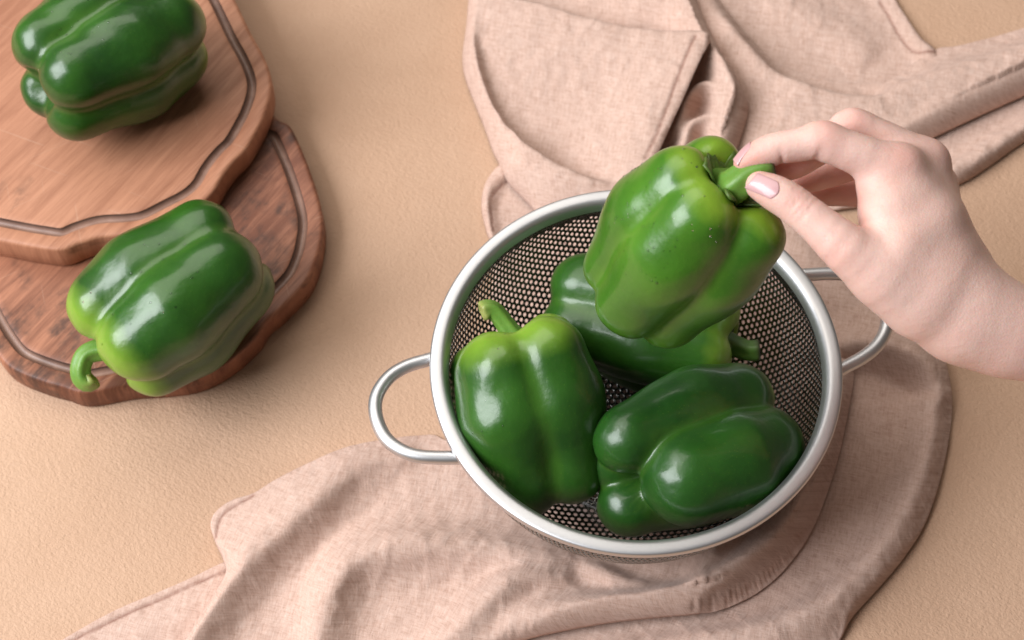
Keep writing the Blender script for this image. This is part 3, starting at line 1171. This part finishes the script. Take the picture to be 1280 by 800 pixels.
def nail(c_, N_, bulge, thick=0.0005):
    """curved nail plate laid over the fingertip: corners tip-a, tip-b, root-b, root-a"""
    nu, nv = 13, 15
    out = []
    for i in range(nu):
        u = i / (nu - 1)
        for j in range(nv):
            v = j / (nv - 1)
            # round the root end
            vv = v * (1 - 0.16 * (2 * u - 1) ** 2 * v) + 0.06 * (1 - (2 * u - 1) ** 2) * (0.5 - abs(v - 0.5)) * 0
            p_ = (1 - u) * ((1 - vv) * c_[0] + vv * c_[3]) + u * ((1 - vv) * c_[1] + vv * c_[2])
            out.append(p_)
    out = np.array(out)
    # drop along the plate's normal onto the skin
    q = out + N_ * 0.010
    for _ in range(40):
        d_ = hand_field(q)
        q = q - N_ * np.clip(d_, -0.001, 0.001)[:, None] * 0.8
    s = (q - out) @ N_
    s = s.reshape(nu, nv)
    # beyond the fingertip the plate runs straight on
    u_ = np.linspace(-1, 1, nu)[:, None]
    v_ = np.linspace(0, 1, nv)[None]
    A = np.stack([np.ones((nu, nv)), v_ + 0 * u_, u_ + 0 * v_, u_ ** 2 + 0 * v_, v_ * u_, (v_ - 0.5) ** 2 + 0 * u_], -1)
    w = (v_ > 0.42) + 0 * u_
    coef, *_ = np.linalg.lstsq(A[w > 0], s[w > 0], rcond=None)
    s = A @ coef + bulge
    q = out + N_ * s.reshape(-1)[:, None]
    e = np.zeros_like(q)
    top = q
    bot = q - N_ * thick
    V_ = np.vstack([top, bot])
    F_ = []
    n_ = nu * nv
    for i in range(nu - 1):
        for j in range(nv - 1):
            a_ = i * nv + j
            F_.append((a_, a_ + nv, a_ + nv + 1, a_ + 1))
            F_.append((n_ + a_, n_ + a_ + 1, n_ + a_ + nv + 1, n_ + a_ + nv))
    edge = [i * nv for i in range(nu)] + [(nu - 1) * nv + j for j in range(1, nv)] + [i * nv + nv - 1 for i in range(nu - 2, -1, -1)] + [j for j in range(nv - 2, 0, -1)]
    for i in range(len(edge)):
        a_, b_ = edge[i], edge[(i + 1) % len(edge)]
        F_.append((a_, n_ + a_, n_ + b_, b_))
    o = mesh('nail', V_ - HO, F_, MT['nail'], person)
    m_ = o.modifiers.new('smooth', 'SUBSURF')
    m_.levels = m_.render_levels = 1
    return o


nail([hp(x, y, 10) for x, y in ((930, 235), (946, 216), (974, 231), (965, 253))], TW, 0.0004)
nail([hp(919, 204, 5), hp(919, 204, -5), hp(944, 184, -5.5), hp(944, 184, 5.5)], cdir(-0.62, 0.75, 0.2), 0.0003)


# ------------------------------------------------------------------ linen napkin
def poly_ridge(pts):
    A = np.array([list(at(x, y, h * 0.001)[:2]) + [h * 0.001, wl * 0.001, wr * 0.001] for x, y, h, wl, wr in pts])
    A = catmull(A, 14)
    A[:, 2:] = np.maximum(A[:, 2:], 0.0003)
    return resample(A, 0.0022)


def nearest(P, R):
    T = np.gradient(R[:, :2], axis=0)
    T /= np.linalg.norm(T, axis=1)[:, None]
    N = np.stack([-T[:, 1], T[:, 0]], 1)
    ii = np.empty(len(P), dtype=int)
    for s in range(0, len(P), 8000):
        q = P[s:s + 8000]
        d2 = (q[:, None, 0] - R[None, :, 0]) ** 2 + (q[:, None, 1] - R[None, :, 1]) ** 2
        ii[s:s + 8000] = d2.argmin(1)
    v = P - R[ii, :2]
    return ii, (v * N[ii]).sum(1), (v * T[ii]).sum(1)


def prof_ridge(d, h, wl, wr):
    w = np.where(d > 0, wl, wr)
    x = np.abs(d) / w
    return h * np.exp(-x ** 2 * np.where(w < 0.006, 1.0, 0.9))


def ridges(rows):
    return [poly_ridge(r) for r in rows]


# lowest layer: right panel, bottom roll, band leaving the frame, back corner
LOW = ridges([
    [(520, 870, 8, 12, 14), (680, 829, 11, 10, 16), (760, 814, 13, 9, 18), (860, 800, 15, 9, 18), (960, 784, 17, 10, 18), (1040, 748, 18, 11, 14), (1100, 690, 18, 12, 12), (1142, 620, 18, 13, 10), (1164, 548, 18, 12, 9), (1170, 500, 18, 11, 9)],
    [(1020, 436, 12, 18, 6), (1075, 430, 22, 22, 4.5), (1120, 436, 26, 24, 4.5), (1152, 452, 26, 22, 4.5), (1174, 486, 19, 13, 6)],
    [(985, 290, 6, 14, 14), (1020, 330, 11, 16, 16), (1070, 380, 14, 16, 16), (1130, 415, 14, 16, 16)],
    [(1020, 258, 3, 5, 5), (1080, 248, 7, 6, 6), (1150, 228, 11, 8, 8), (1210, 202, 13, 9, 9), (1280, 157, 13, 9, 9), (1380, 102, 13, 9, 9)],
    [(628, 212, 5, 5, 5), (608, 244, 7, 5, 6), (608, 285, 7, 6, 6), (625, 330, 4, 6, 6)],
    [(1100, -20, 3, 6, 10), (1140, 28, 4, 6, 10), (1160, 62, 6, 8, 10)],
    [(960, -30, 4, 20, 20), (1010, 20, 5, 20, 16), (1080, 60, 4, 20, 14)],
])
# front layer: from the hemmed corner to the roll round the colander
FRONT = ridges([
    [(228, 815, 12, 10, 12), (250, 775, 16, 14, 12), (280, 735, 18, 18, 12), (315, 695, 19, 22, 12), (380, 635, 17, 24, 12), (440, 586, 12, 20, 11), (500, 566, 5, 14, 10)],
    [(396, 830, 8, 10, 12), (405, 768, 13, 12, 12), (430, 710, 16, 14, 12), (480, 686, 16, 16, 12), (540, 682, 14, 16, 11), (607, 684, 12, 14, 11), (690, 702, 8, 12, 11), (730, 716, 2, 12, 12)],
    [(520, 840, 10, 13, 11), (575, 785, 15, 13, 11), (622, 740, 17, 12, 11), (655, 722, 15, 12, 11), (700, 722, 9, 10, 11)],
    [(560, 826, 6, 18, 10), (640, 782, 14, 17, 10), (720, 762, 22, 14, 9), (800, 748, 26, 11, 8), (865, 733, 29, 9, 8), (925, 701, 29, 9, 8), (982, 650, 28, 10, 8), (1022, 574, 26, 10, 8), (1043, 505, 23, 10, 8), (1050, 455, 15, 10, 9)],
    [(872, 722, 22, 6, 10), (890, 685, 20, 5.5, 14), (898, 645, 16, 7, 14)],
    [(700, 700, 2, 8, 8), (745, 712, 7, 6, 8), (790, 728, 9, 5, 8), (830, 738, 5, 6, 8)],
])
# behind: left roll and folded flap with its hemmed lip
FLAP = ridges([
    [(584, 20, 9, 8, 12), (586, 72, 17, 8, 12), (600, 117, 21, 6, 14), (632, 164, 22, 5.5, 16), (676, 199, 22, 5.5, 18), (730, 228, 20, 6, 18), (790, 250, 16, 8, 18)],
    [(884, 52, 26, 8, 40), (870, 84, 27, 8, 50), (852, 122, 26, 8, 50), (834, 158, 24, 8, 45), (815, 200, 22, 8, 40), (798, 240, 18, 8, 35)],
    [(596, -6, 10, 8, 40), (650, 8, 16, 8, 42), (720, 28, 20, 8, 45), (800, 46, 23, 8, 45), (880, 60, 25, 8, 40)],
])
# pocket behind the flap
POCKET = ridges([
    [(846, -40, 18, 10, 24), (862, 5, 21, 10, 22), (884, 48, 25, 9, 15), (908, 92, 29, 9, 10), (920, 120, 31, 9, 9), (917, 156, 29, 9, 9), (906, 195, 25, 9, 9), (892, 240, 18, 9, 9)],
    [(846, 160, 17, 6, 6), (862, 120, 22, 6, 4.5), (882, 106, 24, 6, 4.5), (900, 122, 23, 7, 7), (898, 160, 20, 8, 8)],
    [(852, 190, 18, 7, 7), (864, 158, 20, 6, 6), (884, 148, 20, 7, 7)],
    [(760, -40, 16, 30, 26), (830, -10, 18, 24, 24), (862, 20, 18, 12, 16)],
])
# long roll leaving the frame on the right
ROLL = ridges([
    [(884, 2, 10, 8, 16), (922, 48, 17, 8, 20), (964, 88, 20, 8, 24), (1026, 116, 20, 8, 26), (1095, 124, 20, 8, 28), (1130, 110, 21, 10, 28), (1180, 94, 22, 14, 28), (1230, 82, 22, 16, 28), (1280, 68, 22, 16, 28), (1380, 38, 22, 16, 28)],
    [(950, 170, 6, 24, 18), (1040, 190, 11, 26, 12), (1110, 176, 17, 28, 9), (1160, 158, 20, 28, 9), (1215, 134, 20, 28, 9), (1275, 106, 20, 28, 9), (1380, 66, 20, 28, 9)],
])
STITCH = [
    [(317, 621), (296, 631), (282, 639), (273, 652), (270, 672)],
    [(634, 222), (617, 241), (613, 256), (616, 288)],
    [(867, 60), (858, 78), (846, 106), (833, 140), (820, 172), (806, 200)],
    [(1100, 0), (1112, 20), (1124, 42), (1136, 58), (1149, 67), (1172, 66)],
]
STH = [4, 5, 26, 4]
ST = [resample(catmull(np.array([at(x, y, h * 0.001)[:2] for x, y in s]), 12), 0.001) for s, h in zip(STITCH, STH)]


def fbm2(P, seed, f0, n=14, lac=1.0):
    r = np.random.default_rng(seed)
    o = np.zeros(len(P))
    for i in range(n):
        a = r.uniform(0, math.pi)
        f = f0 * r.uniform(0.5, 2.0)
        o += np.sin((P[:, 0] * math.cos(a) + P[:, 1] * math.sin(a)) * f + r.uniform(0, 6.28) + 1.3 * np.sin((P[:, 1] * math.cos(a) - P[:, 0] * math.sin(a)) * f * 0.6))
    return o / math.sqrt(n)


def cloth_sheet(outline_px, ridges, stitches, step, base, seed, name):
    # outline: pixel, height of the edge, radius by which it rolls under (0 = free edge)
    O = np.array([list(at(q[0], q[1], q[2] * 0.001)[:2]) + [q[2] * 0.001, (q[3] if len(q) > 3 else 12) * 0.001] for q in outline_px])
    O = resample(catmull(O, 14, True), 0.0012, True)
    EZ, ER = O[:, 2], np.maximum(O[:, 3], 0)
    O = O[:, :2].copy()
    # outline, a few rings running along it, then an even lattice inside
    def near_outline(q):
        nr_ = np.empty(len(q), int)
        ds_ = np.empty(len(q))
        for s in range(0, len(q), 3000):
            w = q[s:s + 3000]
            d2 = (w[:, None, 0] - O[None, :, 0]) ** 2 + (w[:, None, 1] - O[None, :, 1]) ** 2
            nr_[s:s + 3000] = d2.argmin(1)
            ds_[s:s + 3000] = np.sqrt(d2.min(1))
        return nr_, ds_
    T_ = np.roll(O, -1, 0) - np.roll(O, 1, 0)
    N_ = np.stack([-T_[:, 1], T_[:, 0]], 1) / np.linalg.norm(T_, axis=1)[:, None]
    if np.sum(O[:, 0] * np.roll(O[:, 1], -1) - O[:, 1] * np.roll(O[:, 0], -1)) < 0:
        N_ = -N_
    pts_ = [O]
    for dr in (0.0003, 0.0009, 0.0018, 0.0029, 0.0041, 0.0054):
        q = O + N_ * dr
        pts_.append(q[near_outline(q)[1] > dr * 0.93])
    lo_, hi_ = O.min(0), O.max(0)
    gx = np.arange(lo_[0], hi_[0], step)
    gy = np.arange(lo_[1], hi_[1], step * 0.866)
    X, Y = np.meshgrid(gx, gy)
    X = X + 0.5 * step * (np.arange(len(gy)) % 2)[:, None]
    q = np.c_[X.ravel(), Y.ravel()]
    pts_.append(q[near_outline(q)[1] > 0.0062])
    allp = np.vstack(pts_)
    nO = len(O)
    vo, _, fo, _, _, _ = delaunay_2d_cdt([Vector(p_) for p_ in allp], [(i, (i + 1) % nO) for i in range(nO)], [], 1, 1e-7)
    P = np.array([v[:] for v in vo])
    Fq = np.array([f for f in fo if len(f) == 3])
    used, inv_ = np.unique(Fq, return_inverse=True)
    Fq = inv_.reshape(Fq.shape)
    P = P[used]
    near, dist = near_outline(P)
    # height: folds melted together
    z = np.zeros(len(P))
    for R in ridges:
        ii, d, tg = nearest(P, R)
        end = np.where((ii == 0) | (ii == len(R) - 1), np.exp(-(tg / 0.010) ** 2), 1.0)
        z += (prof_ridge(d, R[ii, 2], R[ii, 3], R[ii, 4]) * end) ** 3.0
    z = z ** (1 / 3.0)
    acc0 = np.bincount(np.r_[Fq.ravel()], minlength=len(P))
    for _ in range(5 if 'flap' in name else 10):
        m_ = z[Fq].mean(1)
        z = 0.35 * z + 0.65 * np.bincount(Fq.ravel(), np.repeat(m_, 3), len(P)) / acc0
    soft = 0.6 + 0.4 * np.clip(z / 0.010, 0, 1)
    cr1 = fbm2(P, seed + 31, 95)
    cr2 = fbm2(P, seed + 37, 170)
    z = base + z + 0.0008 * fbm2(P, seed, 75) * soft + 0.00030 * fbm2(P, seed + 3, 300) * soft
    z = z + soft * (0.0006 * np.exp(-np.abs(cr1) / 0.25) + 0.00035 * np.exp(-np.abs(cr2) / 0.28))
    z = np.maximum(z, 0.0011 + 0.0003 * fbm2(P, seed + 9, 120))
    rc = np.hypot(P[:, 0], P[:, 1])
    fl_ = np.clip((rc - 0.060) / 0.022, 0, 1)
    fl_ = fl_ * fl_ * (3 - 2 * fl_)
    z = np.minimum(z, 0.0030 + (z - 0.0030) * fl_)
    # the edge rolls under to the table
    rr, ez = ER[near], EZ[near]
    on = rr > 0.001
    dd = np.minimum(dist, rr)
    qd = dd / np.maximum(rr, 1e-6)
    cap = ez + rr * 1.5 * (0.5 * np.sqrt(np.maximum(2 * qd - qd * qd, 0)) + 0.5 * (1 - (1 - qd) ** 2))
    z = np.where(on & (dist < rr), smin(z, cap, 0.0012), z)
    z = np.maximum(z, 0.0006)
    st = np.zeros(len(P))
    for S in stitches:
        d = np.full(len(P), 1.0)
        for s in range(0, len(P), 6000):
            q = P[s:s + 6000]
            d[s:s + 6000] = np.sqrt(((q[:, None] - S[None]) ** 2).sum(2).min(1))
        g = np.exp(-(d / 0.0010) ** 2)
        st = np.maximum(st, g)
        z = z - 0.0009 * g
    o = mesh(name, np.c_[P, z], Fq, MT['linen'])
    a = o.data.attributes.new('stitch', 'FLOAT', 'POINT')
    a.data.foreach_set('value', st.astype(np.float32))
    uv = o.data.uv_layers.new(name='UVMap')
    li = np.empty(len(o.data.loops), dtype=np.int32)
    o.data.loops.foreach_get('vertex_index', li)
    c_, s_ = math.cos(0.22), math.sin(0.22)
    # thread length follows the surface a little on slopes
    U = np.c_[P[:, 0] * c_ - P[:, 1] * s_ + 0.6 * z, P[:, 0] * s_ + P[:, 1] * c_ + 0.6 * z]
    uv.data.foreach_set('uv', U[li].astype(np.float32).ravel())
    so = o.modifiers.new('thickness', 'SOLIDIFY')
    so.thickness = 0.0006
    so.offset = -1
    return o


low_px = [(760, -70, 1), (700, 40, 1), (668, 140, 1), (640, 196, 1), (624, 207, 1, 4), (612, 220, 1, 4), (604, 238, 1, 4), (602, 262, 1, 4), (608, 290, 1, 4),
          (616, 320, 1), (612, 400, 1), (600, 480, 1), (570, 560, 1), (520, 650, 1), (480, 740, 1), (455, 820, 1), (440, 900, 1),
          (700, 900, 2), (980, 870, 2), (1042, 812, 2), (1064, 774, 2), (1096, 738, 2), (1128, 700, 2), (1155, 658, 2), (1174, 605, 2), (1186, 550, 2), (1190, 508, 2), (1185, 470, 2), (1174, 434, 2),
          (1150, 402, 2), (1118, 366, 2), (1080, 330, 2), (1046, 302, 2), (1024, 284, 2), (1024, 268, 2), (1050, 263, 2), (1088, 258, 2), (1140, 250, 2), (1199, 231, 2), (1240, 206, 2), (1280, 178, 2), (1400, 105, 2),
          (1400, 60, 2), (1300, 90, 2), (1220, 100, 1), (1180, 80, 1, 3), (1168, 63, 1, 3), (1152, 50, 1, 3), (1134, 24, 1, 3), (1118, -4, 1, 3), (1095, -70, 1, 3), (900, -90, 1)]
front_px = [(566, 548, 2), (538, 543, 2), (482, 551, 2), (432, 562, 2), (382, 583, 2), (342, 603, 2), (318, 617, 1, 5), (290, 626, 1, 4), (270, 640, 1, 4), (263, 656, 1, 4), (269, 678, 1, 6), (279, 700, 2), (282, 718, 2), (266, 748, 2), (244, 782, 2), (222, 820, 2), (205, 860, 2),
            (330, 900, 2), (450, 880, 3), (540, 845, 4), (600, 818, 5), (650, 802, 6), (700, 790, 7), (762, 779, 8), (825, 772, 9), (870, 768, 9), (905, 759, 9), (950, 736, 9), (988, 702, 8), (1021, 650, 7), (1048, 572, 6), (1062, 505, 6), (1067, 466, 6), (1056, 430, 4),
            (1000, 410, 3), (900, 400, 3), (780, 410, 3), (680, 440, 3), (610, 500, 3)]
flap_px = [(600, -80, 2), (588, -20, 2), (583, 30, 2), (578, 72, 2), (582, 100, 2), (594, 132, 2), (606, 162, 2), (616, 190, 2), (626, 210, 3), (636, 230, 4), (662, 257, 4), (700, 300, 3),
           (760, 330, 3), (800, 300, 6, 2), (806, 236, 20, 0), (822, 196, 24, 0), (838, 160, 26, 0), (856, 122, 28, 0), (874, 84, 28, 0), (884, 66, 28, 0), (888, 56, 24, 3),
           (872, 47, 16, 8), (836, 43, 15, 8), (800, 36, 14, 8), (720, 18, 11, 8), (650, -4, 8, 8), (630, -40, 5, 8)]
pocket_px = [(850, -80, 4), (866, -12, 5), (880, 26, 5), (904, 74, 5), (927, 106, 5), (937, 124, 5), (935, 146, 5), (926, 175, 5), (917, 200, 5), (905, 245, 5), (890, 290, 5),
             (830, 310, 4), (800, 260, 4), (780, 200, 4), (770, 140, 4), (740, 80, 4), (680, 30, 4), (640, -20, 4), (640, -90, 4)]
roll_px = [(868, -40, 3), (897, 2, 4), (925, 36, 4), (960, 70, 4), (990, 86, 4), (1020, 96, 4), (1062, 103, 4), (1108, 103, 4), (1124, 94, 3), (1146, 76, 3), (1172, 62, 2), (1196, 59, 2), (1232, 50, 2), (1280, 37, 2), (1330, 21, 2), (1420, -10, 2),
           (1420, 70, 5), (1340, 94, 5), (1280, 120, 5), (1220, 147, 5), (1165, 173, 5), (1125, 192, 4), (1085, 216, 3), (1040, 244, 3), (990, 266, 3), (940, 290, 3), (880, 300, 3),
           (850, 240, 3), (840, 150, 3), (840, 60, 3), (850, 0, 3)]
corner_px = [(66, 808, 0.5, 2), (110, 781, 0.5, 2), (150, 760, 0.5, 2), (196, 741, 0.5, 2), (240, 722, 0.5, 2), (282, 702, 0.5, 2), (330, 690, 0.5, 2), (360, 720, 0.5, 2), (330, 790, 0.5, 2), (270, 850, 0.5, 2), (120, 860, 0.5, 2), (30, 840, 0.5, 2)]
hem = resample(catmull(np.array([at(x, y, 0.001)[:2] for x, y in [(300, 708), (279, 716), (240, 732), (195, 752), (159, 767), (120, 786), (88, 802), (60, 818)]]), 12), 0.001)
napkin = empty('linen_napkin', (0, 0, 0))
for args in ((low_px, LOW, [ST[1], ST[3]], 0.0015, 0.0006, 3, 'under_layer'),
             (roll_px, ROLL, [], 0.0014, 0.0030, 5, 'long_fold'),
             (pocket_px, POCKET, [], 0.0013, 0.0050, 7, 'pocket_fold'),
             (flap_px, FLAP, [ST[2]], 0.0013, 0.0070, 9, 'hemmed_flap'),
             (front_px, FRONT, [ST[0]], 0.0014, 0.0022, 11, 'front_fold'),
             (corner_px, ridges([[(120, 850, 1.5, 10, 10), (190, 790, 2.4, 12, 10), (270, 750, 2.0, 12, 10)]]), [hem], 0.0016, 0.0008, 21, 'hemmed_corner')):
    cloth_sheet(*args).parent = napkin
tag(napkin, 'crumpled beige pink linen napkin bunched under and around the colander', 'napkin')
